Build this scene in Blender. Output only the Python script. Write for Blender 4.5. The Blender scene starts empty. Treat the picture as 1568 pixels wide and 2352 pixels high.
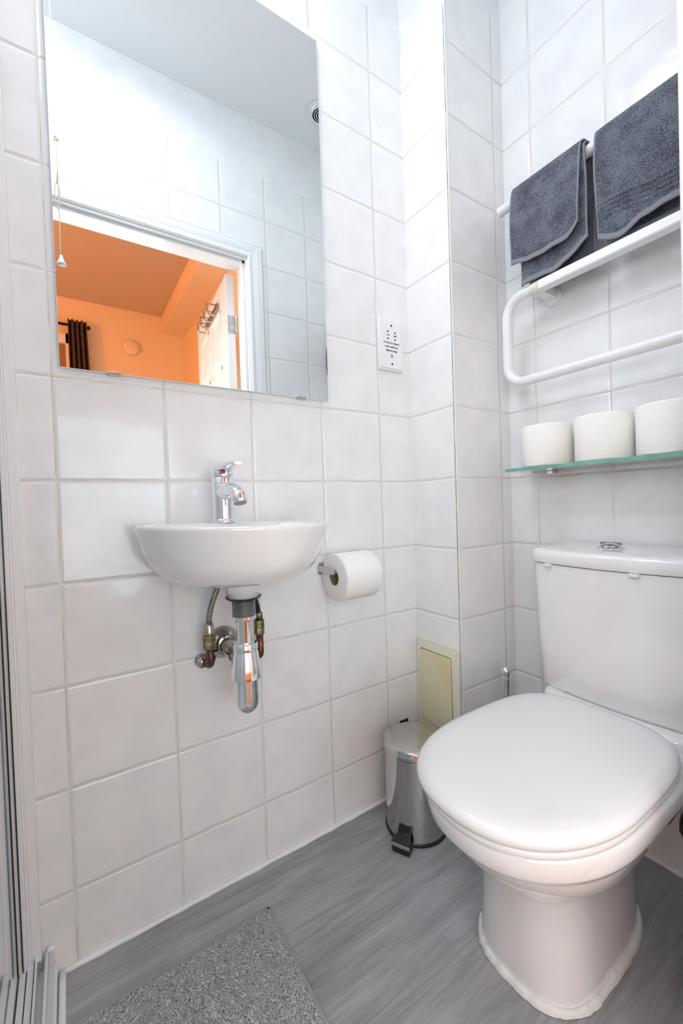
import bpy, bmesh, math, random
from mathutils import Vector, Matrix
random.seed(7)
SC = bpy.context.scene
COL = SC.collection
PI = math.pi

# ------------------------------------------------------------------ camera
cd = bpy.data.cameras.new('camera'); cam = bpy.data.objects.new('camera', cd); COL.objects.link(cam)
cd.sensor_fit = 'HORIZONTAL'; cd.sensor_width = 36; cd.lens = 954.74 * 36 / 1568
cd.clip_start = .01
R0 = (.8344247, -.5501407, -.0328710); R1 = (-.0374277, .0029397, -.9992951); R2 = (.5498495, .8350668, -.0181376)
cam.matrix_world = Matrix(((R0[0], -R1[0], -R2[0], -1.15517), (R0[1], -R1[1], -R2[1], -.96815),
                           (R0[2], -R1[2], -R2[2], .88420), (0, 0, 0, 1)))
SC.camera = cam
SC.view_settings.view_transform = 'Standard'; SC.view_settings.look = 'None'
SC.view_settings.gamma = 1; SC.view_settings.use_curve_mapping = False
SC.view_settings.exposure = 0.1
SC.cycles.max_bounces = 14; SC.cycles.diffuse_bounces = 8; SC.cycles.glossy_bounces = 6
SC.cycles.transmission_bounces = 8; SC.cycles.sample_clamp_indirect = 6

# ------------------------------------------------------------------ world and lights
w = bpy.data.worlds.new('world'); SC.world = w; w.use_nodes = True
w.node_tree.nodes['Background'].inputs[0].default_value = (.8, .88, 1, 1)
w.node_tree.nodes['Background'].inputs[1].default_value = .3

def lamp(name, kind, loc, energy, color, size=.1, aim=None, size_y=None, shape=None):
    d = bpy.data.lights.new(name, kind); o = bpy.data.objects.new(name, d); COL.objects.link(o)
    o.location = loc; d.energy = energy; d.color = color
    if kind == 'AREA':
        d.size = size
        d.shape = shape or 'SQUARE'
        if size_y: d.shape = 'RECTANGLE'; d.size_y = size_y
    else:
        d.shadow_soft_size = size
    if aim:
        v = Vector(aim) - Vector(loc); o.rotation_euler = v.to_track_quat('-Z', 'Y').to_euler()
    return o
CEIL = 2.57
lamp('ceiling_lamp_light', 'AREA', (-.95, -.30, CEIL-.062), 3.9, (.87, .92, 1), .23, aim=(-.95, -.30, 0), shape='DISK')
lamp('shower_side_fill_light', 'AREA', (-1.62, -.38, CEIL-.03), 11, (.87, .92, 1), .7, aim=(-.5, -.38, .6), size_y=.5)  # added fill above the shower for right wall and cistern, no fixture there
lamp('doorway_fill_light', 'AREA', (-1.15, -1.95, .95), 15, (.64, .92, 1), 1.2, aim=(-.85, 0, .75), size_y=1.0)  # added soft fill behind the camera, lifts the dark, warm lower walls
lamp('right_wall_fill_light', 'AREA', (-1.50, -1.14, 1.35), 7.5, (.68, .92, 1), .45, aim=(0, -.45, 1.1))  # invented fill beside the camera, brightens right wall, column front and toilet
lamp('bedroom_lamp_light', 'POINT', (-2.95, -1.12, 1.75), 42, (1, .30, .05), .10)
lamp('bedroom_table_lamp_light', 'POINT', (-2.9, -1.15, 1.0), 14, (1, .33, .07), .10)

# ------------------------------------------------------------------ materials
def mat(name, color=(.8, .8, .8), rough=.5, metal=0.0, coat=0.0, spec=None, noise=0.0, nscale=20, bump=0.0, bscale=50,
        color2=None, trans=0.0, ior=None, detail=3, emit=None):
    m = bpy.data.materials.new(name); m.use_nodes = True
    nt = m.node_tree; b = nt.nodes['Principled BSDF']
    b.inputs['Base Color'].default_value = (*color, 1); b.inputs['Roughness'].default_value = rough
    b.inputs['Metallic'].default_value = metal
    b.inputs['Coat Weight'].default_value = coat; b.inputs['Coat Roughness'].default_value = .04
    b.inputs['Transmission Weight'].default_value = trans
    if ior: b.inputs['IOR'].default_value = ior
    if spec is not None: b.inputs['Specular IOR Level'].default_value = spec
    if emit: b.inputs['Emission Color'].default_value = (*emit[0], 1); b.inputs['Emission Strength'].default_value = emit[1]
    tc = nt.nodes.new('ShaderNodeNewGeometry')
    n = nt.nodes.new('ShaderNodeTexNoise'); n.inputs['Scale'].default_value = nscale; n.inputs['Detail'].default_value = detail
    nt.links.new(tc.outputs['Position'], n.inputs['Vector'])
    r = nt.nodes.new('ShaderNodeMapRange'); r.inputs[1].default_value = .35; r.inputs[2].default_value = .65
    nt.links.new(n.outputs['Fac'], r.inputs[0])
    mx = nt.nodes.new('ShaderNodeMix'); mx.data_type = 'RGBA'
    c2 = color2 or tuple(c*(1-noise) for c in color)
    mx.inputs[6].default_value = (*color, 1); mx.inputs[7].default_value = (*c2, 1)
    nt.links.new(r.outputs[0], mx.inputs[0]); nt.links.new(mx.outputs[2], b.inputs['Base Color'])
    if bump:
        n2 = nt.nodes.new('ShaderNodeTexNoise'); n2.inputs['Scale'].default_value = bscale; n2.inputs['Detail'].default_value = 2
        nt.links.new(tc.outputs['Position'], n2.inputs['Vector'])
        bp = nt.nodes.new('ShaderNodeBump'); bp.inputs['Strength'].default_value = .8; bp.inputs['Distance'].default_value = bump
        nt.links.new(n2.outputs['Fac'], bp.inputs['Height']); nt.links.new(bp.outputs[0], b.inputs['Normal'])
    return m

def math_node(nt, op, a, b=None, c=None):
    n = nt.nodes.new('ShaderNodeMath'); n.operation = op
    for i, v in enumerate((a, b, c)):
        if v is None: continue
        if isinstance(v, (int, float)): n.inputs[i].default_value = v
        else: nt.links.new(v, n.inputs[i])
    return n.outputs[0]
def smooth(nt, v, a, b):
    n = nt.nodes.new('ShaderNodeMapRange'); n.interpolation_type = 'SMOOTHSTEP'
    n.inputs[1].default_value = a; n.inputs[2].default_value = b
    nt.links.new(v, n.inputs[0]); return n.outputs[0]

ZROW = .9473; TILE = .2; TILE_TOP = 2.335
def tile_mat(name, axis, off, grout=(.62, .57, .48)):
    m = bpy.data.materials.new(name); m.use_nodes = True
    nt = m.node_tree; b = nt.nodes['Principled BSDF']
    g = nt.nodes.new('ShaderNodeNewGeometry'); s = nt.nodes.new('ShaderNodeSeparateXYZ')
    nt.links.new(g.outputs['Position'], s.inputs[0])
    h = s.outputs[0 if axis == 'x' else 1]; z = s.outputs[2]
    u = math_node(nt, 'DIVIDE', math_node(nt, 'SUBTRACT', h, off), TILE)
    v = math_node(nt, 'DIVIDE', math_node(nt, 'SUBTRACT', z, ZROW), TILE)
    du = math_node(nt, 'MULTIPLY', math_node(nt, 'PINGPONG', u, .5), TILE)
    dv = math_node(nt, 'MULTIPLY', math_node(nt, 'PINGPONG', v, .5), TILE)
    painted = smooth(nt, z, TILE_TOP-.0005, TILE_TOP+.0005)
    d = math_node(nt, 'MINIMUM', du, dv)
    d = math_node(nt, 'ADD', d, math_node(nt, 'MULTIPLY', painted, 1.0))
    body = smooth(nt, d, .0009, .0016)
    edge = smooth(nt, d, .0008, .0065)
    n = nt.nodes.new('ShaderNodeTexNoise'); n.inputs['Scale'].default_value = 9; n.inputs['Detail'].default_value = 1.5
    nt.links.new(g.outputs['Position'], n.inputs['Vector'])
    n2 = nt.nodes.new('ShaderNodeTexNoise'); n2.inputs['Scale'].default_value = 14; n2.inputs['Detail'].default_value = 4
    nt.links.new(g.outputs['Position'], n2.inputs['Vector'])
    mixg = nt.nodes.new('ShaderNodeMix'); mixg.data_type = 'RGBA'
    mixg.inputs[6].default_value = (*grout, 1); mixg.inputs[7].default_value = (.80, .79, .76, 1)
    nt.links.new(smooth(nt, n2.outputs['Fac'], .35, .7), mixg.inputs[0])
    mottle = nt.nodes.new('ShaderNodeMix'); mottle.data_type = 'RGBA'
    mottle.inputs[6].default_value = (.855, .86, .865, 1); mottle.inputs[7].default_value = (.80, .805, .815, 1)
    nt.links.new(smooth(nt, n2.outputs['Fac'], .3, .75), mottle.inputs[0])
    mx = nt.nodes.new('ShaderNodeMix'); mx.data_type = 'RGBA'
    nt.links.new(body, mx.inputs[0]); nt.links.new(mixg.outputs[2], mx.inputs[6]); nt.links.new(mottle.outputs[2], mx.inputs[7])
    nt.links.new(mx.outputs[2], b.inputs['Base Color'])
    rg = math_node(nt, 'SUBTRACT', .62, math_node(nt, 'MULTIPLY', math_node(nt, 'MULTIPLY', body, math_node(nt, 'SUBTRACT', 1.0, painted)), .50))
    nt.links.new(rg, b.inputs['Roughness'])
    hh = math_node(nt, 'ADD', math_node(nt, 'MULTIPLY', edge, .0016), math_node(nt, 'MULTIPLY', n.outputs['Fac'], .0030))
    hh = math_node(nt, 'ADD', hh, math_node(nt, 'MULTIPLY', n2.outputs['Fac'], .0004))
    bp = nt.nodes.new('ShaderNodeBump'); bp.inputs['Strength'].default_value = 1; bp.inputs['Distance'].default_value = 1
    nt.links.new(hh, bp.inputs['Height']); nt.links.new(bp.outputs[0], b.inputs['Normal'])
    return m

M = {}
M['tile_back'] = tile_mat('white_tile_back', 'x', -.371)
M['tile_right'] = tile_mat('white_tile_right', 'y', -.267)
M['tile_front'] = tile_mat('white_tile_front', 'x', -.377)
M['tile_col_side'] = tile_mat('white_tile_column_side', 'y', .0105)
M['tile_col_front'] = tile_mat('white_tile_column_front', 'x', -.0452)
M['paint'] = mat('white_paint', (.84, .85, .86), .7, bump=.0004, bscale=90)
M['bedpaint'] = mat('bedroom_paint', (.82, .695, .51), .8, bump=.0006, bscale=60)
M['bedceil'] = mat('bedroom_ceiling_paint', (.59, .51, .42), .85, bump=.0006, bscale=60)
M['gloss'] = mat('white_gloss_paint', (.84, .85, .86), .25, coat=.3)
M['ceramic'] = mat('white_ceramic', (.84, .845, .85), .08, coat=.6)
M['plastic'] = mat('white_plastic', (.82, .83, .84), .18, coat=.3)
M['plasticg'] = mat('grey_white_plastic', (.70, .71, .72), .35)
M['chrome'] = mat('chrome', (.86, .87, .88), .05, 1)
M['chromed'] = mat('dull_chrome', (.62, .62, .62), .18, 1, noise=.25, nscale=60)
M['steel'] = mat('polished_steel', (.62, .61, .60), .13, 1, noise=.05, nscale=8)
M['tarnish'] = mat('tarnished_chrome', (.55, .50, .45), .16, 1, noise=.35, nscale=35)
M['brass'] = mat('aged_brass', (.34, .29, .16), .4, .9, noise=.55, nscale=120)
M['copper'] = mat('dark_copper', (.22, .09, .05), .4, .9, color2=(.10, .07, .05), nscale=80)
M['black'] = mat('black_rubber', (.012, .012, .013), .35)
M['zinc'] = mat('grey_thread', (.30, .30, .32), .4, .8)
M['cream'] = mat('yellowed_plastic', (.76, .74, .54), .4, color2=(.72, .66, .38), nscale=11)
M['creamf'] = mat('cream_plastic', (.78, .78, .65), .4)
M['mirror'] = mat('mirror_silver', (.93, .96, .95), .0, 1)
M['edge'] = mat('mirror_edge', (.80, .86, .86), .15)
M['desilver'] = mat('mirror_tarnish', (.18, .17, .16), .5, noise=.6, nscale=300)
M['paper'] = mat('tissue_paper', (.86, .86, .85), .95, bump=.0008, bscale=110)
M['papershelf'] = mat('cream_tissue_paper', (.94, .935, .89), .95, bump=.0016, bscale=70)
M['card'] = mat('brown_card', (.26, .18, .10), .9)
M['silicone'] = mat('white_sealant', (.86, .87, .88), .4, bump=.001, bscale=60)
M['sealtoilet'] = mat('rough_white_sealant', (.83, .82, .81), .6, bump=.002, bscale=120)
M['ink'] = mat('black_ink', (.03, .03, .035), .5)
M['curtain'] = mat('brown_curtain', (.085, .05, .035), .8, noise=.3, nscale=40)
M['dark'] = mat('dark_metal', (.03, .02, .015), .5, .5)
M['carpet'] = mat('bedroom_carpet', (.30, .24, .18), .95, bump=.003, bscale=200)
M['ledglass'] = mat('lamp_diffuser', (.9, .9, .9), .4, emit=((.93, .965, 1), 1.2))
M['towelhem'] = mat('towel_hem', (.25, .26, .295), .95, bump=.0012, bscale=700)
M['cordm'] = mat('cream_cord', (.72, .70, .52), .8)
M['red'] = mat('red_dot', (.35, .01, .03), .3)
M['blue'] = mat('blue_dot', (.03, .02, .25), .3)
M['grime'] = mat('brown_grout_line', (.50, .42, .30), .8, color2=(.22, .18, .12), nscale=30)
M['valveblk'] = mat('black_brass_valve', (.02, .018, .015), .3, .4, color2=(.10, .07, .02), nscale=60)
M['white_tubing'] = mat('white_enamel', (.85, .855, .87), .22, coat=.4)

def glass_mat(name, col, rough=0.0):
    m = mat(name, col, rough, trans=1.0, ior=1.46); return m
M['glass'] = glass_mat('clear_glass', (.96, .99, .98))
M['glassedge'] = mat('green_glass_edge', (.10, .34, .26), .12, coat=.5, color2=(.20, .50, .40), nscale=22)
M['hose'] = None
def hose_mat():
    m = bpy.data.materials.new('braided_hose'); m.use_nodes = True; nt = m.node_tree; b = nt.nodes['Principled BSDF']
    g = nt.nodes.new('ShaderNodeNewGeometry'); v = nt.nodes.new('ShaderNodeTexVoronoi'); v.inputs['Scale'].default_value = 420
    nt.links.new(g.outputs['Position'], v.inputs['Vector'])
    mx = nt.nodes.new('ShaderNodeMix'); mx.data_type = 'RGBA'; mx.inputs[6].default_value = (.08, .07, .06, 1); mx.inputs[7].default_value = (.36, .33, .28, 1)
    nt.links.new(smooth(nt, v.outputs['Distance'], .2, .6), mx.inputs[0]); nt.links.new(mx.outputs[2], b.inputs['Base Color'])
    b.inputs['Metallic'].default_value = .7; b.inputs['Roughness'].default_value = .45
    return m
M['hose'] = hose_mat()

def towel_mat():
    m = bpy.data.materials.new('slate_terry'); m.use_nodes = True; nt = m.node_tree; b = nt.nodes['Principled BSDF']
    g = nt.nodes.new('ShaderNodeNewGeometry')
    n = nt.nodes.new('ShaderNodeTexNoise'); n.inputs['Scale'].default_value = 420; n.inputs['Detail'].default_value = 4
    n2 = nt.nodes.new('ShaderNodeTexNoise'); n2.inputs['Scale'].default_value = 22; n2.inputs['Detail'].default_value = 4
    for x in (n, n2): nt.links.new(g.outputs['Position'], x.inputs['Vector'])
    f = math_node(nt, 'ADD', math_node(nt, 'MULTIPLY', n.outputs['Fac'], .65), math_node(nt, 'MULTIPLY', n2.outputs['Fac'], .35))
    mx = nt.nodes.new('ShaderNodeMix'); mx.data_type = 'RGBA'; mx.inputs[6].default_value = (.036, .042, .060, 1); mx.inputs[7].default_value = (.205, .228, .285, 1)
    nt.links.new(smooth(nt, f, .36, .64), mx.inputs[0]); nt.links.new(mx.outputs[2], b.inputs['Base Color'])
    b.inputs['Roughness'].default_value = 1; b.inputs['Specular IOR Level'].default_value = .1
    b.inputs['Sheen Weight'].default_value = .25; b.inputs['Sheen Roughness'].default_value = .5
    bp = nt.nodes.new('ShaderNodeBump'); bp.inputs['Strength'].default_value = 1; bp.inputs['Distance'].default_value = .003
    nt.links.new(n.outputs['Fac'], bp.inputs['Height']); nt.links.new(bp.outputs[0], b.inputs['Normal'])
    return m
M['towel'] = towel_mat()

def floor_mat():
    m = bpy.data.materials.new('grey_wood_vinyl'); m.use_nodes = True; nt = m.node_tree; b = nt.nodes['Principled BSDF']
    g = nt.nodes.new('ShaderNodeNewGeometry')
    def nz(sx, sy, sc, det, dist=0.0):
        mp = nt.nodes.new('ShaderNodeMapping'); mp.inputs['Scale'].default_value = (sx, sy, 1)
        n = nt.nodes.new('ShaderNodeTexNoise'); n.inputs['Scale'].default_value = sc; n.inputs['Detail'].default_value = det; n.inputs['Distortion'].default_value = dist
        nt.links.new(g.outputs['Position'], mp.inputs[0]); nt.links.new(mp.outputs[0], n.inputs['Vector']); return n.outputs['Fac']
    a = nz(1, 9, 3.2, 5, 1.2); c = nz(1.5, 30, 9, 6, .4); d = nz(1, 1.4, 3, 3)
    s = nt.nodes.new('ShaderNodeSeparateXYZ'); nt.links.new(g.outputs['Position'], s.inputs[0])
    f = math_node(nt, 'ADD', math_node(nt, 'MULTIPLY', a, .5), math_node(nt, 'MULTIPLY', c, .3))
    f = math_node(nt, 'ADD', f, math_node(nt, 'MULTIPLY', d, .2))
    r = nt.nodes.new('ShaderNodeValToRGB'); e = r.color_ramp.elements
    e[0].position = .34; e[0].color = (.225, .232, .243, 1); e[1].position = .66; e[1].color = (.45, .46, .48, 1)
    x = r.color_ramp.elements.new(.5); x.color = (.34, .347, .362, 1)
    nt.links.new(f, r.inputs[0])
    pp = math_node(nt, 'MULTIPLY', math_node(nt, 'PINGPONG', math_node(nt, 'DIVIDE', math_node(nt, 'ADD', s.outputs[1], .052), .18), .5), .18)
    seam = smooth(nt, pp, .0002, .0012)
    mx = nt.nodes.new('ShaderNodeMix'); mx.data_type = 'RGBA'; mx.inputs[6].default_value = (.25, .25, .26, 1)
    nt.links.new(seam, mx.inputs[0]); nt.links.new(r.outputs[0], mx.inputs[7]); nt.links.new(mx.outputs[2], b.inputs['Base Color'])
    b.inputs['Roughness'].default_value = .42
    bp = nt.nodes.new('ShaderNodeBump'); bp.inputs['Strength'].default_value = .5; bp.inputs['Distance'].default_value = .0006
    nt.links.new(c, bp.inputs['Height']); nt.links.new(bp.outputs[0], b.inputs['Normal'])
    return m
M['floor'] = floor_mat()

def matmat():
    m = bpy.data.materials.new('grey_loop_mat'); m.use_nodes = True; nt = m.node_tree; b = nt.nodes['Principled BSDF']
    g = nt.nodes.new('ShaderNodeNewGeometry')
    mp = nt.nodes.new('ShaderNodeMapping'); mp.inputs['Scale'].default_value = (1, .62, 1); mp.inputs['Rotation'].default_value = (0, 0, .25)
    nt.links.new(g.outputs['Position'], mp.inputs[0])
    n = nt.nodes.new('ShaderNodeTexNoise'); n.inputs['Scale'].default_value = 105; n.inputs['Detail'].default_value = 1.2; n.inputs['Distortion'].default_value = 1.6
    nt.links.new(mp.outputs[0], n.inputs['Vector'])
    f = math_node(nt, 'PINGPONG', math_node(nt, 'MULTIPLY', n.outputs['Fac'], 7.0), .5)
    k = smooth(nt, f, .02, .24)
    mx = nt.nodes.new('ShaderNodeMix'); mx.data_type = 'RGBA'; mx.inputs[6].default_value = (.21, .217, .235, 1); mx.inputs[7].default_value = (.52, .53, .56, 1)
    nt.links.new(k, mx.inputs[0]); nt.links.new(mx.outputs[2], b.inputs['Base Color']); b.inputs['Roughness'].default_value = .95
    bp = nt.nodes.new('ShaderNodeBump'); bp.inputs['Strength'].default_value = 1; bp.inputs['Distance'].default_value = .0025
    nt.links.new(k, bp.inputs['Height']); nt.links.new(bp.outputs[0], b.inputs['Normal'])
    return m
M['mat'] = matmat()
M['mathem'] = mat('mat_hem', (.34, .35, .365), .9, bump=.0006, bscale=500)

# ------------------------------------------------------------------ object helpers
BASE = {}
def link(name, bm, m, parent=None, smooth_=False, bevel=0, subsurf=0, auto=None):
    bmesh.ops.recalc_face_normals(bm, faces=bm.faces[:])
    me = bpy.data.meshes.new(name)
    base = BASE.get(parent.as_pointer(), Vector((0, 0, 0))) if parent else Vector((0, 0, 0))
    if parent: bmesh.ops.translate(bm, vec=-base, verts=bm.verts[:])
    bm.to_mesh(me); bm.free()
    o = bpy.data.objects.new(name, me); COL.objects.link(o)
    for x in (m if isinstance(m, (list, tuple)) else [m]): me.materials.append(x)
    if parent:
        o.parent = parent; BASE[o.as_pointer()] = base
    if smooth_:
        for p in me.polygons: p.use_smooth = True
        if auto is not None:
            me.set_sharp_from_angle(angle=math.radians(auto))
    if bevel:
        b = o.modifiers.new('bevel', 'BEVEL'); b.width = bevel; b.segments = 3; b.limit_method = 'ANGLE'; b.angle_limit = .6
        for p in me.polygons: p.use_smooth = True
        me.set_sharp_from_angle(angle=math.radians(35))
    if subsurf:
        s = o.modifiers.new('subsurf', 'SUBSURF'); s.levels = subsurf; s.render_levels = subsurf
    return o
def tag(o, label=None, cat=None, group=None, kind=None):
    if label: o['label'] = label
    if cat: o['category'] = cat
    if group: o['group'] = group
    if kind: o['kind'] = kind
    return o
def thing(name, loc, label, cat, group=None):
    o = bpy.data.objects.new(name, None); COL.objects.link(o); o.location = loc; o.empty_display_size = .05
    BASE[o.as_pointer()] = Vector(loc)
    return tag(o, label, cat, group)
def dup(root, loc, label):
    r = root.copy(); COL.objects.link(r); r.location = loc; r['label'] = label
    for ch in list(root.children):
        c = ch.copy(); COL.objects.link(c); c.parent = r
    return r

def box(bm, x0, x1, y0, y1, z0, z1, mi=0):
    vs = [bm.verts.new((x, y, z)) for x in (x0, x1) for y in (y0, y1) for z in (z0, z1)]
    for f in ((0, 1, 3, 2), (4, 6, 7, 5), (0, 4, 5, 1), (2, 3, 7, 6), (0, 2, 6, 4), (1, 5, 7, 3)):
        fc = bm.faces.new([vs[i] for i in f]); fc.material_index = mi
    return vs
def bx(x0, x1, y0, y1, z0, z1):
    bm = bmesh.new(); box(bm, x0, x1, y0, y1, z0, z1); return bm
def rings(bm, rs, cap0=True, cap1=True, closed=True, mi=0):
    V = [[bm.verts.new(p) for p in r] for r in rs]; n = len(V[0])
    for a, b in zip(V, V[1:]):
        for i in range(n if closed else n-1):
            j = (i+1) % n
            f = bm.faces.new((a[i], a[j], b[j], b[i])); f.material_index = mi
    if cap0: bm.faces.new(V[0][::-1]).material_index = mi
    if cap1: bm.faces.new(V[-1]).material_index = mi
    return V
def frame(d):
    d = Vector(d).normalized(); up = Vector((0, 0, 1)) if abs(d.z) < .95 else Vector((1, 0, 0))
    a = d.cross(up).normalized(); return a, d.cross(a).normalized()
def lathe(bm, prof, c, d=(0, 0, 1), n=32, mi=0):
    """prof = [(radius, height along d)], c = origin"""
    c = Vector(c); d = Vector(d).normalized(); a, b = frame(d); rs = []
    for r, h in prof:
        r = max(r, 1e-5)
        rs.append([c + d*h + a*(r*math.cos(2*PI*i/n)) + b*(r*math.sin(2*PI*i/n)) for i in range(n)])
    rings(bm, rs, mi=mi)
def tube(bm, pts, r, n=14, cap=True, mi=0):
    pts = [Vector(p) for p in pts]; rs = []
    rr = r if isinstance(r, (list, tuple)) else [r]*len(pts)
    prev = None
    for i, p in enumerate(pts):
        t = (pts[min(i+1, len(pts)-1)] - pts[max(i-1, 0)]).normalized()
        if prev is None: a, b = frame(t)
        else:
            a = (prev - t*prev.dot(t)).normalized(); b = t.cross(a)
        prev = a
        rs.append([p + a*(rr[i]*math.cos(2*PI*k/n)) + b*(rr[i]*math.sin(2*PI*k/n)) for k in range(n)])
    rings(bm, rs, cap, cap, mi=mi)
def arc_path(pts, rad, n=8):
    """polyline with rounded corners"""
    P = [Vector(p) for p in pts]; out = [P[0]]
    for i in range(1, len(P)-1):
        a = (P[i-1]-P[i]).normalized(); b = (P[i+1]-P[i]).normalized()
        ang = a.angle(b); t = rad/math.tan(ang/2)
        s = P[i]+a*t; e = P[i]+b*t; c = P[i] + (a+b).normalized()*(rad/math.sin(ang/2))
        for k in range(n+1):
            q = k/n; v1 = s-c; v2 = e-c; th = v1.angle(v2)
            out.append(c + (v1*math.sin((1-q)*th) + v2*math.sin(q*th))/math.sin(th))
    out.append(P[-1]); return out
def bez(p0, p1, p2, p3, n=14):
    P = [Vector(p) for p in (p0, p1, p2, p3)]; o = []
    for i in range(n+1):
        t = i/n; o.append(P[0]*(1-t)**3+P[1]*3*t*(1-t)**2+P[2]*3*t*t*(1-t)+P[3]*t**3)
    return o
def struct(name, bm, m, **k):
    return tag(link(name, bm, m, **k), kind='structure')

# ------------------------------------------------------------------ the setting
YF = -.7685        # inner face of the door wall
YO = -.888        # bedroom face of the door wall
XL, XR = -1.19, -.472   # door opening
ZT = 1.957
CX, CY = -.248, -.179   # outer corner of the boxed-in pipe column
struct('floor', bx(-2.08, .06, YO, .06, -.06, 0), M['floor'])
struct('ceiling', bx(-2.08, .06, YO, .06, CEIL, CEIL+.06), M['paint'])
struct('wall_back', bx(-2.08, .06, 0, .06, -.02, CEIL+.02), M['tile_back'])
struct('wall_right', bx(0, .06, YO, 0, -.02, CEIL+.02), M['tile_right'])
struct('wall_left', bx(-2.12, -2.06, YO, 0, -.02, CEIL+.02), M['tile_right'])
bm = bmesh.new()
box(bm, -2.08, XL-.02, YO, YF, 0, CEIL); box(bm, XR+.02, 0, YO, YF, 0, CEIL); box(bm, XL-.02, XR+.02, YO, YF, ZT+.02, CEIL)
for f in bm.faces:
    f.normal_update(); f.material_index = 0 if (f.calc_center_median().y > YF-.001) else 1
struct('wall_front', bm, [M['tile_front'], M['bedpaint']])
# boxed pipe column in the corner
bm = bmesh.new(); box(bm, CX, 0, CY, 0, 0, CEIL)
bm.normal_update()
for f in bm.faces:
    f.normal_update(); c = f.calc_center_median(); f.material_index = 1 if c.y < CY+.001 else 0
struct('wall_column', bm, [M['tile_col_side'], M['tile_col_front']])
# column corner bead with discoloured joint
bm = bmesh.new(); box(bm, CX-.0015, CX+.006, CY-.0015, CY+.006, .0, TILE_TOP)
struct('trim_1', bm, M['gloss'], bevel=.001)
bm = bmesh.new(); box(bm, CX-.0022, CX-.0004, CY+.0012, CY+.0034, .0, TILE_TOP-.1)
struct('trim_2', bm, M['grime'])
# sealant at the foot of the walls
def bead(name, pts, r, m, jitter=.0):
    bm = bmesh.new(); P = []
    for a, b in zip(pts, pts[1:]):
        a = Vector(a); b = Vector(b); n = max(2, int((b-a).length/.03))
        for i in range(n): P.append(a.lerp(b, i/n))
    P.append(Vector(pts[-1]))
    tube(bm, P, [r*(1+random.uniform(-jitter, jitter)) for _ in P], 10)
    return link(name, bm, m, smooth_=True)
tag(bead('trim_3', [(-1.196, -.003, .002), (CX, -.003, .002), (CX, CY-.003, .002), (-.003, CY-.003, .002), (-.003, YF+.02, .002)], .0065, M['silicone'], .25), kind='structure')
tag(bead('trim_4', [(-1.196, -.002, .002), (-1.196, YF, .002)], .006, M['silicone'], .1), kind='structure')

# door lining (frame), architrave
bm = bmesh.new()
box(bm, XR, XR+.022, YO, YF, 0, ZT+.022); box(bm, XL-.022, XL, YO, YF, 0, ZT+.022); box(bm, XL, XR, YO, YF, ZT, ZT+.022)
box(bm, XR-.011, XR, YF-.022, YF-.052, 0, ZT); box(bm, XL, XL+.002, YF-.022, YF-.052, 0, ZT); box(bm, XL, XR, YF-.022, YF-.052, ZT-.011, ZT)
struct('door_1', bm, M['gloss'], bevel=.0012)
def architrave(name, y, s):
    prof = [(0, 0), (0, .009), (.003, .012), (.012, .0125), (.015, .0095), (.021, .0085), (.030, .011), (.040, .0125), (.052, .0125), (.055, .011), (.058, .0125), (.062, .011), (.063, 0)]
    bm = bmesh.new(); o = -.004
    st = []
    for k in range(4):
        r = []
        for d, t in prof:
            d += .001; yy = y + s*t
            x, z = [(XL-d-.004, 0), (XL-d-.004, ZT+d+.004), (XR+d+.004, ZT+d+.004), (XR+d+.004, 0)][k]
            r.append((x, yy, z))
        st.append(r)
    rings(bm, st, True, True, False)
    return struct(name, bm, M['gloss'])
architrave('trim_5', YF, 1)
architrave('trim_6', YO, -1)

# bedroom beyond the doorway
BX0, BX1, BY = -3.2, -.218, -2.94
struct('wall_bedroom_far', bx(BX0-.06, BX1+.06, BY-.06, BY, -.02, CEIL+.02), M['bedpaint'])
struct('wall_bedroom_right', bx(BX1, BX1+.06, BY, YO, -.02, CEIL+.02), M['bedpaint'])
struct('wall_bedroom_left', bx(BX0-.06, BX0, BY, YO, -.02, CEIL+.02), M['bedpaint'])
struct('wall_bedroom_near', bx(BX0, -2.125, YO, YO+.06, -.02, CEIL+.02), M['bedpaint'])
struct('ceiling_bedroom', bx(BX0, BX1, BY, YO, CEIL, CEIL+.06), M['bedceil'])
struct('floor_bedroom', bx(BX0, BX1, BY, YO, -.06, -.001), M['carpet'])
struct('trim_7', bx(-.408, BX1, BY, YO-.25, 2.43, CEIL), M['bedpaint'])

# open door leaf on the bedroom side
t = thing('door_leaf', (-.484, YO-.012, 0), 'open white panelled door swung back into the orange-lit bedroom, seen in the mirror', 'door')
LA = math.atan2(-.66, .05)
LW, LH = .69, 1.945
def leafpt(s, n, z):   # s along the leaf, n out of its -x face
    d = Vector((math.cos(LA), math.sin(LA), 0)); nn = Vector((-abs(math.sin(LA)), -math.cos(LA), 0))
    return Vector((-.484, YO-.012, 0)) + d*s + nn*n + Vector((0, 0, z))
def leafbox(bm, s0, s1, n0, n1, z0, z1):
    vs = box(bm, s0, s1, n0, n1, z0, z1)
    for v in vs: v.co = leafpt(v.co.x, v.co.y, v.co.z)
bm = bmesh.new(); leafbox(bm, 0, LW, 0, .035, .008, LH)
link('leaf', bm, M['gloss'], t, bevel=.001)
for s0, s1 in ((.11, .32), (.38, .59)):
    for z0, z1 in ((.2, .75), (.85, 1.45), (1.55, 1.83)):
        bm = bmesh.new()
        for q in ((s0, s1, z0, z0+.018), (s0, s1, z1-.018, z1), (s0, s0+.018, z0, z1), (s1-.018, s1, z0, z1)):
            leafbox(bm, q[0], q[1], .034, .041, q[2], q[3])
        leafbox(bm, s0+.05, s1-.05, .034, .039, z0+.05, z1-.05)
        link('moulded_panel', bm, M['gloss'], t, bevel=.002)
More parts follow.
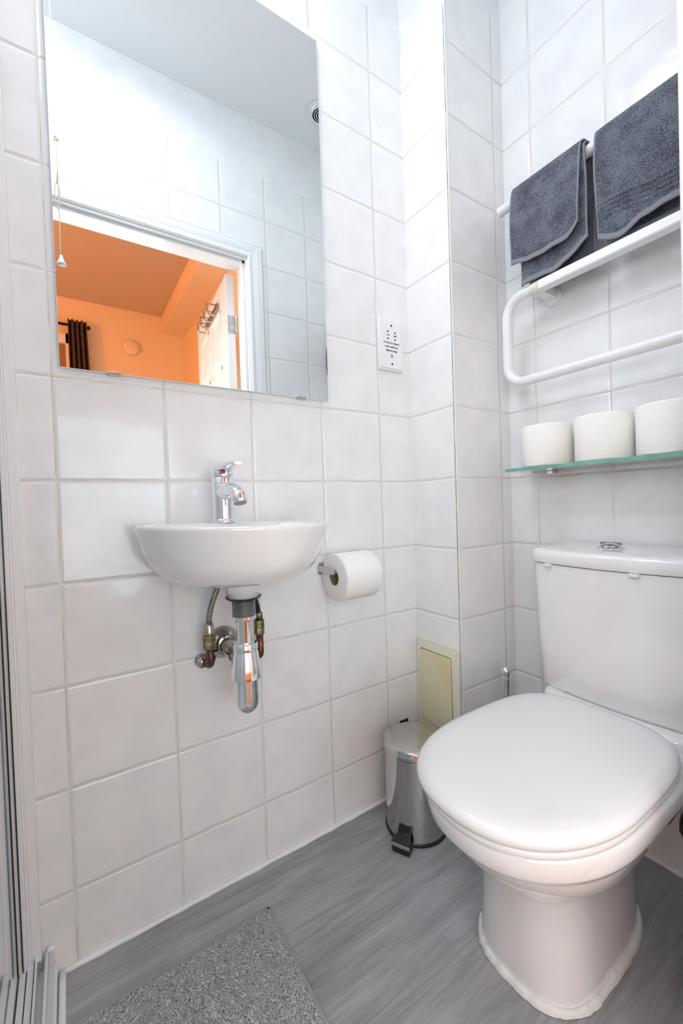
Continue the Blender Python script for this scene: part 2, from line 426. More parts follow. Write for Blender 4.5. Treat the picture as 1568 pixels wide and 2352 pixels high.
for z in (.25, 1.72):
    bm = bmesh.new(); leafbox(bm, -.0022, 0, .004, .033, z-.04, z+.04)
    tube(bm, [leafpt(-.006, -.003, z-.04), leafpt(-.006, -.003, z+.04)], .006, 10)
    for dz in (-.025, 0, .025): lathe(bm, [(.004, 0), (.004, .0012)], leafpt(-.002, .018, z+dz), leafpt(-1, 0, 0)-leafpt(0, 0, 0), 8)
    link('hinge', bm, M['chromed'], t)
# coat rack on that door
t = thing('coat_rack', tuple(leafpt(.28, .042, 1.85)), 'small metal rack of square coat hooks fixed to the open bedroom door', 'coat hooks')
bm = bmesh.new(); leafbox(bm, .14, .42, .0418, .046, 1.845, 1.875); link('rail', bm, M['tarnish'], t, bevel=.001)
for s in (.165, .245, .325, .395):
    bm = bmesh.new(); tube(bm, arc_path([leafpt(s, .046, 1.872), leafpt(s, .088, 1.872), leafpt(s, .088, 1.822), leafpt(s, .050, 1.822)], .008, 4), .005, 8)
    link('hook', bm, M['tarnish'], t, smooth_=True)

# bedroom window and curtain
bm = bmesh.new()
for q in ((-1.62, -1.06, 2.20, 2.28), (-1.62, -1.06, 1.05, 1.12), (-1.62, -1.56, 1.05, 2.28), (-1.12, -1.06, 1.05, 2.28), (-1.36, -1.32, 1.05, 2.2)):
    box(bm, q[0], q[1], BY+.001, BY+.035, q[2], q[3])
wn = struct('window_1', bm, M['gloss'], bevel=.003)
pn = link('pane', bx(-1.57, -1.11, BY+.004, BY+.008, 1.11, 2.21), mat('night_window', (.30, .17, .08), .08, spec=.6), wn)
bm = bmesh.new(); tube(bm, [(-1.75, BY+.07, 2.335), (-.975, BY+.07, 2.335)], .010, 12)
t = thing('curtain_rod', (-1.36, BY+.07, 2.335), 'dark curtain rod above the bedroom window', 'curtain rod')
link('rod', bm, M['dark'], t, smooth_=True)
bm = bmesh.new(); lathe(bm, [(.001, 0), (.014, .003), (.016, .012), (.012, .022), (.001, .026)], (-.975, BY+.07, 2.335), (1, 0, 0), 16); link('finial', bm, M['dark'], t, smooth_=True)
bm = bmesh.new(); tube(bm, [(-1.02, BY+.001, 2.335), (-1.02, BY+.07, 2.335)], .006, 8); link('bracket', bm, M['dark'], t, smooth_=True)
bm = bmesh.new(); N = 80; rs = []
for z in (2.375, 2.36, 2.30, 2.0, 1.5, 1.0):
    r = []
    for i in range(N+1):
        u = i/N; amp = .022 if z > 2.2 else .028; sp = 1 if z > 2.2 else 1.06
        r.append((-1.10 + .125*u*sp, BY+.07 + amp*math.cos(u*2*PI*4) + .004*math.sin(9*u+z*3), z))
    rs.append(r)
rings(bm, rs, False, False, False)
o = link('curtain', bm, M['curtain'], smooth_=True); s = o.modifiers.new('solid', 'SOLIDIFY'); s.thickness = .003
tag(o, 'brown gathered curtain hanging at the bedroom window, reflected in the mirror', 'curtain')
bm = bmesh.new(); lathe(bm, [(.062, 0), (.064, .01), (.060, .032), (.045, .042), (.001, .044)], (-.66, BY, 2.255), (0, 1, 0), 40)
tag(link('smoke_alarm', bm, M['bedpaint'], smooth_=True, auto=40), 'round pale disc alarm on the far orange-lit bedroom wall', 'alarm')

# ------------------------------------------------------------------ mirror
t = thing('wall_mirror', (-.855, -.004, 1.165), 'large frameless rectangular mirror above the washbasin', 'mirror')
MX0, MX1, MZ0, MZ1, MY = -1.158, -.553, 1.165, 2.124, -.008
bm = bmesh.new(); box(bm, MX0, MX1, MY+.0003, -.003, MZ0, MZ1, 1)
vs = [bm.verts.new(p) for p in ((MX0+.001, MY, MZ0+.001), (MX1-.001, MY, MZ0+.001), (MX1-.001, MY, MZ1-.001), (MX0+.001, MY, MZ1-.001))]
bm.faces.new(vs).material_index = 0
link('mirror_pane', bm, [M['mirror'], M['edge']], t)
def clip(x, z, sx, sz):
    bm = bmesh.new(); box(bm, x-sx, x+sx, MY-.0022, -.001, z-sz, z+sz)
    link('mirror_clip', bm, M['chromed'], t, bevel=.0008)
clip(-1.065, MZ0, .012, .0035); clip(-.635, MZ0, .012, .0035)
bm = bmesh.new()
P = [(MX1-.0008, MY-.0004, 1.295)]; ra = []
for i in range(13): ra.append((MX1-.0016-.0032*math.sin(i/12*PI)*random.uniform(.5, 1), MY-.0004, 1.235+.075*i/12))
rings(bm, [ra, [(MX1-.0004, MY-.0004, p[2]) for p in ra]], False, False, False)
link('worn_silvering', bm, M['desilver'], t)

# ------------------------------------------------------------------ washbasin
BXC, BYC = -.860, -.12
TLT = Matrix.Translation((BXC, 0, .85)) @ Matrix.Rotation(math.radians(1.3), 4, 'Y') @ Matrix.Translation((-BXC, 0, -.85))
def bring(R, z, boxy, yb=-.0005, n=96, shy=0.0):
    out = []
    for i in range(n):
        a = 2*PI*i/n; c, s = math.cos(a), math.sin(a)
        if s <= 0: r = R
        else:
            lim = (yb-BYC)/max(s, 1e-6); side = R*(1-boxy) + boxy*min(R/max(abs(c), 1e-6), 9)
            r = min(lim, side)
        out.append((BXC + r*c, BYC + r*s + (shy if s <= 0 else 0)*(-s), z))
    return out
def ell(cx, cy, rx, ry, z, n=96):
    return [(cx + rx*math.cos(2*PI*i/n), cy + ry*math.sin(2*PI*i/n), z) for i in range(n)]
t = thing('washbasin', (BXC, 0, .73), 'small white rounded washbasin mounted on the tiled wall under the mirror', 'washbasin')
bm = bmesh.new()
rs = [bring(.045, .7285, 1), bring(.075, .730, 1), bring(.105, .736, 1), bring(.135, .745, 1), bring(.156, .760, .9), bring(.169, .778, .6),
      bring(.178, .800, .35), bring(.186, .825, .15), bring(.190, .840, .0), bring(.1915, .845, 0), bring(.1915, .849, 0), bring(.189, .852, 0), bring(.183, .8525, 0, -.006),
      ell(BXC, -.195, .150, .088, .851), ell(BXC, -.195, .146, .084, .845), ell(BXC, -.193, .135, .076, .81), ell(BXC, -.188, .10, .058, .78), ell(BXC, -.180, .04, .028, .768), ell(BXC, -.178, .018, .016, .766)]
rings(bm, rs)
bmesh.ops.transform(bm, matrix=TLT, verts=bm.verts[:])
link('bowl', bm, M['ceramic'], t, smooth_=True, auto=60)
bm = bmesh.new(); lathe(bm, [(.055, .035), (.036, .022), (.0335, .0), (.030, -.0)], (BXC+.002, -.138, .7005), n=40)
link('waste_boss', bm, M['ceramic'], t, smooth_=True)
bm = bmesh.new(); lathe(bm, [(.020, 0), (.020, .003), (.012, .004)], (BXC, -.178, .766), n=24)
link('plug_hole', bm, M['chrome'], t, smooth_=True)

# tap
TX, TY, TZ = -.869, -.064, .8525
t = thing('basin_tap', (TX, TY, TZ), 'chrome lever mixer tap standing on the washbasin', 'tap')
bm = bmesh.new()
lathe(bm, [(.0238, 0), (.0242, .002), (.0242, .0065), (.0232, .008), (.0224, .0085), (.0222, .03), (.0226, .06), (.0228, .098), (.0215, .100)], (TX, TY, TZ), n=40)
link('tap_body', bm, M['chrome'], t, smooth_=True, auto=50)
bm = bmesh.new()
P = bez((TX, TY+.005, TZ+.066), (TX, TY-.04, TZ+.070), (TX, TY-.078, TZ+.072), (TX+.001, TY-.098, TZ+.056), 12)
tube(bm, P, [.0205, .0195, .0185, .0178, .0172, .0168, .0165, .0163, .0162, .0161, .0160, .0158, .0150], 24)
link('spout', bm, M['chrome'], t, smooth_=True, auto=60)
dv = Vector((.0, -.35, -1)).normalized(); c0 = Vector((TX+.001, TY-.096, TZ+.062))
bm = bmesh.new(); lathe(bm, [(.0138, .0), (.0155, .006), (.0152, .020), (.0140, .022)], c0, dv, 28)
link('spout_tip', bm, M['chrome'], t, smooth_=True, auto=40)
bm = bmesh.new(); lathe(bm, [(.0126, .0215), (.0126, .0228), (.0005, .0224)], c0, dv, 24)
link('aerator', bm, M['zinc'], t)
bm = bmesh.new(); rs = []
for k in range(13):          # lever cap sweeping forward and up
    q = k/12
    cy_ = TY - .085*q**1.5; cz = TZ + .1015 + .012*math.sin(q*PI*.5) + .017*q
    hw = .0236*(1-q)**.55*.62 + .0095*(1-q*.35); hh = .5*(.034*(1-q)**.8 + .005)
    rr = []
    for i in range(28):
        a = 2*PI*i/28; ca, sa = math.cos(a), math.sin(a)
        rr.append((TX + hw*math.copysign(abs(ca)**.8, ca), cy_ - (1-q)*.0, cz + hh*math.copysign(abs(sa)**.8, sa)))
    rs.append(rr)
# dome cap + paddle
lathe(bm, [(.0234, .1005), (.0240, .103), (.0238, .110), (.0222, .118), (.0180, .1245), (.010, .1285), (.0005, .130)], (TX, TY, TZ), n=36)
pad = []
for k in range(11):
    q = k/10; yy = TY - .004 - .098*q; zt = TZ + .1300 + .003*math.sin(q*PI) - .006*q; th = .018*(1-q)**.9 + .0060
    hw = .0220 - .009*q - (.005*max(0, q-.85)/.15)
    pad.append([(TX + hw*math.cos(2*PI*i/24), yy, zt - th/2 + th/2*math.sin(2*PI*i/24)) for i in range(24)])
rings(bm, pad)
link('lever', bm, M['chrome'], t, smooth_=True, auto=60)
ddir = Vector((-.28, -.95, .05)).normalized()
for mm, off in (('red', -.0022), ('blue', .0022)):
    bm = bmesh.new(); c = Vector((TX, TY, TZ+.1075)) + ddir*.0236 + Vector((off, 0, 0)); lathe(bm, [(.0040, 0), (.0038, .0012), (.001, .0015)], c, ddir, 16)
    tag(link('indicator', bm, M[mm], t), mm + ' half of the temperature dot')

# waste and bottle trap
AX, AY = -.858, -.138
t = thing('bottle_trap', (AX, AY, .455), 'chrome bottle trap hanging below the washbasin with its waste pipe to the wall', 'waste trap')
bm = bmesh.new(); lathe(bm, [(.022, -.0035), (.028, -.004), (.036, .001), (.0365, .003), (.020, .001)], (AX, AY, .6985), n=36); link('gasket', bm, M['black'], t, smooth_=True)
bm = bmesh.new(); pr = []
for i in range(13): pr += [(.0226, -.0028*i), (.0238, -.0028*i-.0014)]
lathe(bm, pr, (AX, AY, .697), n=36); link('threaded_tail', bm, M['zinc'], t)
bm = bmesh.new(); lathe(bm, [(.0242, 0), (.0244, -.006), (.0205, -.010), (.0160, -.0105)], (AX, AY, .662), n=36); link('tail_nut', bm, M['chrome'], t, smooth_=True, auto=40)
bm = bmesh.new(); lathe(bm, [(.0162, .655), (.0162, .59)], (AX, AY, 0), n=36); link('tail_pipe', bm, M['chrome'], t, smooth_=True, auto=60)
bm = bmesh.new(); lathe(bm, [(.0165, .606), (.0235, .6055), (.0255, .602), (.0255, .592), (.0240, .590), (.0252, .585), (.0262, .583), (.0315, .538), (.0318, .5345), (.0245, .5340), (.0245, .534)], (AX, AY, 0), n=44); link('trap_body', bm, M['chrome'], t, smooth_=True, auto=35)
bm = bmesh.new(); pr = [(.0246, .536), (.0246, .486)] + [(.0246*math.cos(a*PI/16), .486-.0285*math.sin(a*PI/16)) for a in range(1, 9)]
lathe(bm, pr, (AX, AY, 0), n=44); link('trap_cup', bm, M['chrome'], t, smooth_=True, auto=60)
bm = bmesh.new(); lathe(bm, [(.0225, .018), (.0245, .020), (.0245, .032), (.0215, .034), (.0185, .036), (.0185, .135)], (AX, AY, .570), (-.03, 1, 0), 32); link('outlet_pipe', bm, M['tarnish'], t, smooth_=True, auto=40)
bm = bmesh.new(); lathe(bm, [(.0185, -.030), (.026, -.024), (.0355, -.006), (.0375, -.001), (.0375, .0)], (-.863, -.0005, .572), (0, 1, 0), 36); link('wall_flange', bm, M['tarnish'], t, smooth_=True)

# supply hoses
t = thing('supply_pipe', (-.905, -.05, .53), 'braided supply hose left of the trap ending in a brass valve and copper elbow', 'water pipe')
bm = bmesh.new(); tube(bm, bez((-.880, -.055, .7275), (-.890, -.060, .70), (-.906, -.052, .675), (-.907, -.05, .632)), .0062, 12); link('hose', bm, M['hose'], t, smooth_=True)
bm = bmesh.new(); lathe(bm, [(.0075, .635), (.010, .632), (.0115, .612), (.0115, .608)], (-.907, -.05, 0), n=12); link('hose_nut', bm, M['tarnish'], t, smooth_=True)
bm = bmesh.new(); lathe(bm, [(.0135, .610), (.0140, .598), (.0125, .596), (.0140, .592), (.0135, .580), (.009, .577)], (-.907, -.05, 0), n=8); link('valve', bm, M['brass'], t, smooth_=True, auto=30)
bm = bmesh.new(); tube(bm, arc_path([(-.907, -.05, .580), (-.905, -.05, .541), (-.914, -.002, .541)], .012), .0085, 14)
tube(bm, [(-.905, -.05, .560), (-.905, -.05, .553)], .0102, 12)
link('copper_elbow', bm, M['copper'], t, smooth_=True)
bm = bmesh.new(); lathe(bm, [(.0100, -.026), (.012, -.020), (.012, -.014), (.010, -.012), (.0135, -.006), (.0145, -.001)], (-.914, 0, .541), (.12, 1, 0), 20); link('wall_nut', bm, M['tarnish'], t, smooth_=True)
t = thing('supply_pipe', (-.793, -.05, .52), 'braided supply hose right of the trap with a brass nut and dark copper pipe', 'water pipe')
bm = bmesh.new(); tube(bm, bez((-.825, -.075, .7275), (-.815, -.075, .69), (-.795, -.052, .67), (-.792, -.05, .632)), .0062, 12); link('hose', bm, M['black'], t, smooth_=True)
bm = bmesh.new(); lathe(bm, [(.0065, .640), (.0080, .638), (.0090, .620)], (-.791, -.05, 0), n=12); link('hose_nut', bm, M['brass'], t, smooth_=True)
bm = bmesh.new(); lathe(bm, [(.0120, .621), (.0125, .606), (.0108, .604), (.0125, .600), (.0118, .588), (.008, .586)], (-.791, -.05, 0), n=8); link('valve', bm, M['brass'], t, smooth_=True, auto=30)
bm = bmesh.new(); tube(bm, arc_path([(-.791, -.05, .590), (-.790, -.05, .535), (-.795, -.001, .535)], .013), .0082, 14); link('copper_elbow', bm, M['copper'], t, smooth_=True)

# ------------------------------------------------------------------ toilet roll on the wall holder
t = thing('toilet_roll_holder', (-.595, 0, .715), 'flat metal arm holder fixed to the wall right of the washbasin', 'toilet roll holder')
bm = bmesh.new(); box(bm, -.6005, -.5985, -.082, 0, .706, .722); link('arm', bm, M['chromed'], t, bevel=.0006)
bm = bmesh.new(); box(bm, -.6005, -.560, -.003, 0, .698, .730); link('wall_plate', bm, M['chromed'], t, bevel=.001)
bm = bmesh.new(); tube(bm, [(-.5985, -.072, .7135), (-.475, -.072, .7135)], .005, 14); link('bar', bm, M['chrome'], t, smooth_=True)
def roll_mesh(bm, c, d, r, h, core=.0205, mi=0):
    c = Vector(c); d = Vector(d).normalized(); a, b = frame(d); n = 64; rs = []
    for rr, hh in ((core, 0), (r-.004, 0), (r-.0012, .0012), (r, .004), (r, h-.004), (r-.0012, h-.0012), (r-.004, h), (core, h)):
        rs.append([c + d*hh + a*(rr*math.cos(2*PI*i/n)) + b*(rr*math.sin(2*PI*i/n)) for i in range(n)])
    V = rings(bm, rs, False, False, mi=mi)
    return V
def core_mesh(bm, c, d, h, ro=.0206, ri=.0190):
    c = Vector(c); d = Vector(d).normalized(); a, b = frame(d); n = 40; rs = []
    for rr, hh in ((ro, -.0006), (ri, -.0006), (ri, h+.0006), (ro, h+.0006), (ro, -.0006)):
        rs.append([c + d*hh + a*(rr*math.cos(2*PI*i/n)) + b*(rr*math.sin(2*PI*i/n)) for i in range(n)])
    rings(bm, rs, False, False)
t = thing('toilet_roll', (-.54, -.072, .699), 'white toilet roll hanging on the wall holder beside the washbasin', 'toilet roll')
bm = bmesh.new(); roll_mesh(bm, (-.594, -.072, .6985), (1, 0, 0), .0615, .110); link('tissue', bm, M['paper'], t, smooth_=True, auto=50)
bm = bmesh.new(); core_mesh(bm, (-.594, -.072, .6985), (1, 0, 0), .110); link('card_core', bm, M['card'], t, smooth_=True, auto=50)

# ------------------------------------------------------------------ shaver socket
t = thing('shaver_socket', (-.327, -.003, 1.28), 'white two-outlet shaver socket with small printed lines on the tiled wall', 'socket')
bm = bmesh.new(); box(bm, -.373, -.283, -.0105, -.0002, 1.2805, 1.4315); link('backplate', bm, M['plastic'], t, bevel=.002)
bm = bmesh.new(); box(bm, -.368, -.288, -.0135, -.010, 1.286, 1.427); link('faceplate', bm, M['plastic'], t, bevel=.0015)
SY = -.0138
for z in (1.413, 1.299):
    bm = bmesh.new(); lathe(bm, [(.0032, 0), (.0030, .0008), (.0005, .0010)], (-.327, SY+.0004, z), (0, -1, 0), 14); link('screw', bm, M['ink'], t)
for x in (-.341, -.313):
    for z in (1.394, 1.373):
        bm = bmesh.new(); lathe(bm, [(.0030, 0), (.0028, .0004), (.0004, .0005)], (x, SY+.0004, z), (0, -1, 0), 14); link('pin_hole', bm, M['ink'], t)
def text(s, x, z, size, parent, y=SY, bold=.0):
    c = bpy.data.curves.new('lettering', 'FONT'); c.body = s; c.size = size; c.align_x = 'CENTER'; c.align_y = 'CENTER'; c.offset = bold; c.extrude = .0001
    o = bpy.data.objects.new('tmp', c); COL.objects.link(o)
    bpy.context.view_layer.update()
    me = bpy.data.meshes.new_from_object(o.evaluated_get(bpy.context.evaluated_depsgraph_get()))
    COL.objects.unlink(o); bpy.data.objects.remove(o)
    me.transform(Matrix.Translation(Vector((x, y, z)) - BASE[parent.as_pointer()]) @ Matrix.Rotation(PI/2, 4, 'X'))
    me.materials.clear(); me.materials.append(M['ink'])
    q = bpy.data.objects.new('lettering', me); COL.objects.link(q); q.parent = parent
    return q
text('115V', -.341, 1.3835, .0060, t, bold=.0002); text('230V', -.313, 1.3835, .0060, t, bold=.0002)
text('No phone chargers', -.328, 1.3615, .0078, t, bold=.0001)
text('other appliances', -.328, 1.350, .0078, t, bold=.0001)
text('Shavers Only', -.328, 1.338, .0078, t, bold=.0003)
bm = bmesh.new()
for q in ((-.3315, -.3305, 1.318, 1.328), (-.3245, -.3235, 1.318, 1.328), (-.3315, -.3235, 1.327, 1.328), (-.3315, -.3235, 1.3195, 1.3205), (-.329, -.326, 1.3225, 1.3245)):
    box(bm, q[0], q[1], SY-.0001, SY+.0004, q[2], q[3])
link('shaver_symbol', bm, M['ink'], t)

# ------------------------------------------------------------------ access hatch on the column
t = thing('access_hatch', (CX, -.09, .19), 'yellowed plastic access hatch low on the side of the pipe column', 'access panel')
bm = bmesh.new()
Y0, Y1, Z0, Z1 = -.171, -.006, .185, .462
def rrect(y0, y1, z0, z1, r, n=5):
    o = []
    for (cy, cz, a0) in ((y1-r, z1-r, 0), (y0+r, z1-r, 90), (y0+r, z0+r, 180), (y1-r, z0+r, 270)):
        for k in range(n+1):
            a = math.radians(a0+90*k/n); o.append((cy+r*math.cos(a), cz+r*math.sin(a)))
    return o
A = rrect(Y0, Y1, Z0, Z1, .008); B = rrect(Y0+.026, Y1-.012, Z0+.022, Z1-.030, .006)
rings(bm, [[(CX-.0005, a, b) for a, b in A], [(CX-.005, a, b) for a, b in A], [(CX-.005, a, b) for a, b in B], [(CX-.0005, a, b) for a, b in B]], False, False)
link('hatch_frame', bm, M['creamf'], t)
B = rrect(Y0+.0285, Y1-.0138, Z0+.0245, Z1-.0325, .006); bm = bmesh.new()
rings(bm, [[(CX-.0008, a, b) for a, b in B], [(CX-.0065, a, b) for a, b in B]])
tag(link('hatch_door', bm, M['cream'], t, bevel=.0008), 'stained yellow door of the hatch')
bm = bmesh.new(); box(bm, CX-.0030, CX-.0006, Y0+.026, Y1-.012, Z0+.022, Z1-.030); link('hatch_gap', bm, M['dark'], t)

# ------------------------------------------------------------------ pedal bin
PX, PY, PR = -.386, -.124, .081
t = thing('pedal_bin', (PX, PY, 0), 'small polished steel pedal bin standing on the floor beside the toilet', 'bin')
bm = bmesh.new(); lathe(bm, [(PR+.001, 0), (PR+.003, .001), (PR+.003, .007), (PR, .009)], (PX, PY, 0), n=56); link('base_ring', bm, M['black'], t, smooth_=True, auto=40)
bm = bmesh.new(); lathe(bm, [(PR, .008), (PR, .218)], (PX, PY, 0), n=64); link('bin_body', bm, M['steel'], t, smooth_=True, auto=60)
bm = bmesh.new(); lathe(bm, [(PR-.003, .2165), (PR-.003, .221)], (PX, PY, 0), n=56); link('seal_ring', bm, M['black'], t)
bm = bmesh.new(); lathe(bm, [(PR+.0015, .220), (PR+.003, .221), (PR+.003, .240), (PR+.001, .2425), (PR-.006, .2438), (.045, .2455), (.0005, .2465)], (PX, PY, 0), n=64); link('bin_lid', bm, M['steel'], t, smooth_=True, auto=50)
bm = bmesh.new(); box(bm, PX+.018, PX+.050, PY+.0765, PY+.0795, .236, .246); link('lid_hinge', bm, M['black'], t, bevel=.001)
pd = Vector((-.83, -.56, 0)).normalized(); pd = Vector((-.90, -.44, 0)).normalized(); ps = Vector((pd.y, -pd.x, 0))
def pedpt(f, s, z): return Vector((PX, PY, 0)) + pd*f + ps*s + Vector((0, 0, z))
bm = bmesh.new()
rs = []
for f, hw, z0, z1 in ((PR-.004, .015, .034, .060), (PR+.006, .018, .027, .034), (PR+.022, .025, .023, .029), (PR+.036, .025, .018, .025)):
    rs.append([pedpt(f, -hw, z0), pedpt(f, hw, z0), pedpt(f, hw, z1), pedpt(f, -hw, z1)])
rings(bm, rs)
vs = box(bm, PR+.006, PR+.034, -.023, .023, .001, .020)
for v in vs: v.co = pedpt(v.co.x, v.co.y, v.co.z)
link('pedal', bm, M['black'], t, bevel=.0012)
bm = bmesh.new(); vs = box(bm, PR+.034, PR+.0375, -.025, .025, .0190, .0255)
for v in vs: v.co = pedpt(v.co.x, v.co.y, v.co.z)
tag(link('pedal_strip', bm, M['steel'], t), 'bright metal edge of the pedal')

# ------------------------------------------------------------------ toilet
TC = -.540
def outline(xf, xb, hw, cy, z, nf=2.2, nb=3.4, xc=None, n=96):
    """plan outline: ellipse-like nose at xf (towards -x), squarer back at xb"""
    if xc is None: xc = xf + (xb-xf)*.50
    out = []
    for i in range(n):
        a = 2*PI*i/n; c, s = math.cos(a), math.sin(a)
        ax = (xb-xc) if c > 0 else (xc-xf); e = nb if c > 0 else nf
        k = (abs(c)**e + abs(s)**e)**(-1/e)
        out.append((xc + ax*c*k, cy + hw*s*k, z))
    return out
t = thing('toilet', (-.35, TC, 0), 'white close-coupled toilet with its lid down against the right wall', 'toilet')
bm = bmesh.new()
PF = -.497
rs = [outline(-.508, -.158, .107, PF, .0, 2.7, xc=-.39), outline(-.508, -.158, .105, PF, .03, 2.7, xc=-.39), outline(-.513, -.158, .099, PF-.003, .12, 2.5, xc=-.40),
      outline(-.532, -.153, .098, PF-.010, .20, xc=-.42), outline(-.556, -.150, .106, PF-.018, .243, xc=-.43), outline(-.580, -.145, .118, PF-.022, .256, xc=-.44),
      outline(-.610, -.13, .132, PF-.026, .280, xc=-.45), outline(-.640, -.06, .144, TC+.004, .312, xc=-.46), outline(-.658, -.02, .151, TC+.002, .340, xc=-.46),
      outline(-.664, -.015, .154, TC, .352, xc=-.46), outline(-.680, -.012, .160, TC, .358, xc=-.46), outline(-.686, -.010, .163, TC, .366, xc=-.46),
      outline(-.689, -.008, .165, TC, .390, xc=-.46), outline(-.687, -.008, .164, TC, .396, xc=-.46), outline(-.680, -.012, .160, TC, .399, xc=-.46)]
rings(bm, rs)
link('pan', bm, M['ceramic'], t, smooth_=True, auto=70)
bm = bmesh.new(); rs = [outline(-.226, -.008, .158, TC, .392, 5, 8), outline(-.226, -.008, .158, TC, .414, 5, 8), outline(-.221, -.012, .154, TC, .420, 5, 8), outline(-.214, -.02, .149, TC, .4215, 5, 8)]
rings(bm, rs); link('cistern_platform', bm, M['ceramic'], t, smooth_=True, auto=60)
bm = bmesh.new(); rs = []
for z, g in ((.3995, -.003), (.402, 0), (.409, 0), (.4115, -.003)): rs.append(outline(-.695-g, -.228, .1615+g, TC, z, 2.25, 4.4, xc=-.475))
rings(bm, rs); link('seat', bm, M['plastic'], t, smooth_=True, auto=70)
bm = bmesh.new(); rs = []
for z, g in ((.4125, -.006), (.4135, -.001), (.417, .003), (.422, .0045), (.427, .0035), (.4325, -.002), (.4362, -.012), (.4382, -.028), (.4392, -.055), (.4398, -.10)):
    rs.append(outline(-.698-g, -.225+g, .164+g, TC+.002, z, 2.25, 3.7, xc=-.475))
rings(bm, rs); link('seat_lid', bm, M['plastic'], t, smooth_=True, auto=75)
for s in (-1, 1):
    bm = bmesh.new(); lathe(bm, [(.011, -.018), (.0125, -.016), (.0125, .016), (.011, .018)], (-.238, TC+s*.075, .419), (0, 1, 0), 20); link('seat_hinge', bm, M['plastic'], t, smooth_=True, auto=40)
# cistern : gently bowed front
def cring(x0, bow, y0, y1, z, r=.014, n=24):
    out = [(-.012, y1, z), (-.012, y0, z)]
    out = []
    yc = (y0+y1)/2; hw = (y1-y0)/2
    out.append((-.006, y1, z)); out.append((-.06, y1, z)); out.append((-.12, y1, z))
    for i in range(n+1):
        q = -1+2*i/n; yy = yc - hw*q; e = abs(q)
        x = x0 - bow*(1-q*q); 
        if e > 1-r/hw: k = (e-(1-r/hw))/(r/hw); x += r*(1-math.sqrt(max(0, 1-k*k)))
        out.append((x, yy, z))
    out += [(-.12, y0, z), (-.06, y0, z), (-.006, y0, z)]
    return out
bm = bmesh.new()
rings(bm, [cring(-.176, .018, TC-.160, TC+.168, .4225), cring(-.180, .020, TC-.164, TC+.171, .432), cring(-.190, .024, TC-.170, TC+.173, .55), cring(-.196, .026, TC-.172, TC+.176, .70), cring(-.196, .026, TC-.172, TC+.176, .7265)])
link('cistern', bm, M['ceramic'], t, smooth_=True, auto=60)
bm = bmesh.new()
rings(bm, [cring(-.198, .027, TC-.177, TC+.180, .7285), cring(-.200, .027, TC-.179, TC+.182, .732), cring(-.200, .027, TC-.179, TC+.182, .752), cring(-.197, .026, TC-.176, TC+.179, .759), cring(-.186, .024, TC-.168, TC+.170, .7625), cring(-.16, .02, TC-.15, TC+.15, .7635)])
link('cistern_lid', bm, M['ceramic'], t, smooth_=True, auto=60)
for y, x in ((TC+.125, -.211), (TC-.060, -.2255)):
    bm = bmesh.new(); box(bm, x-.007, x+.004, y-.009, y+.009, .7225, .7285); link('lid_spacer', bm, M['plastic'], t, bevel=.0008)
bm = bmesh.new(); lathe(bm, [(.030, 0), (.030, .0025), (.025, .004), (.024, .0055), (.0235, .006), (.019, .0095), (.010, .0125), (.0005, .0135)], (-.115, TC+.030, .7632), n=40)
fb = link('flush_button', bm, M['chrome'], t, smooth_=True, auto=40)
bm = bmesh.new(); box(bm, -.1165, -.1135, TC+.008, TC+.052, .7715, .7772); link('button_split', bm, M['zinc'], fb)
# rough sealant round the foot
bm = bmesh.new(); P = outline(-.509, -.157, .108, PF, .004, 2.7, xc=-.39, n=120); n = len(P)
ringsl = []
for i, p in enumerate(P):
    a = Vector(P[(i+1) % n]) - Vector(P[i-1]); a.normalize(); nn = Vector((a.y, -a.x, 0))
    j = random.uniform(-.0011, .0013); ringsl.append([Vector(p)+nn*(.0068+j)*math.cos(q*PI/6)*1 + Vector((0, 0, (.012+j*1.5)*max(0, math.sin(q*PI/6)) - .003)) for q in range(0, 7)])
V = [[bm.verts.new(q) for q in r] for r in ringsl]
for i in range(n):
    for k in range(6): bm.faces.new((V[i][k], V[(i+1) % n][k], V[(i+1) % n][k+1], V[i][k+1]))
tag(link('foot_sealant', bm, M['sealtoilet'], t, smooth_=True), 'uneven white sealant bead round the foot')
# inlet valve beside the pan
t = thing('inlet_valve', (-.05, -.625, .145), 'dark brass stop valve and pipe on the wall behind the toilet', 'valve')
bm = bmesh.new(); tube(bm, [(-.055, -.655, .30), (-.055, -.645, .24), (-.052, -.628, .20), (-.052, -.628, .18)], .011, 14); link('hose', bm, M['black'], t, smooth_=True)
bm = bmesh.new(); lathe(bm, [(.012, .185), (.018, .178), (.021, .160), (.021, .145), (.015, .132), (.010, .128)], (-.052, -.630, 0), n=10); link('valve_body', bm, M['valveblk'], t, smooth_=True, auto=30)
bm = bmesh.new(); tube(bm, [(-.052, -.630, .150), (-.001, -.630, .150)], .009, 12); link('wall_pipe', bm, M['copper'], t, smooth_=True)

# toilet brush behind the pan
QX, QY = -.134, -.238
t = thing('toilet_brush', (QX, QY, 0), 'chrome toilet brush handle poking up in the corner behind the toilet', 'toilet brush')
bm = bmesh.new(); lathe(bm, [(.040, 0), (.043, .003), (.043, .20), (.040, .21)], (QX, QY, 0), n=36); link('brush_pot', bm, M['chrome'], t, smooth_=True, auto=40)
bm = bmesh.new(); lathe(bm, [(.0085, .20), (.0090, .34), (.0118, .375), (.0118, .380), (.0105, .383), (.0132, .390), (.0138, .397), (.0112, .406), (.0005, .4105)], (QX, QY, 0), n=28); link('brush_handle', bm, M['chrome'], t, smooth_=True, auto=60)

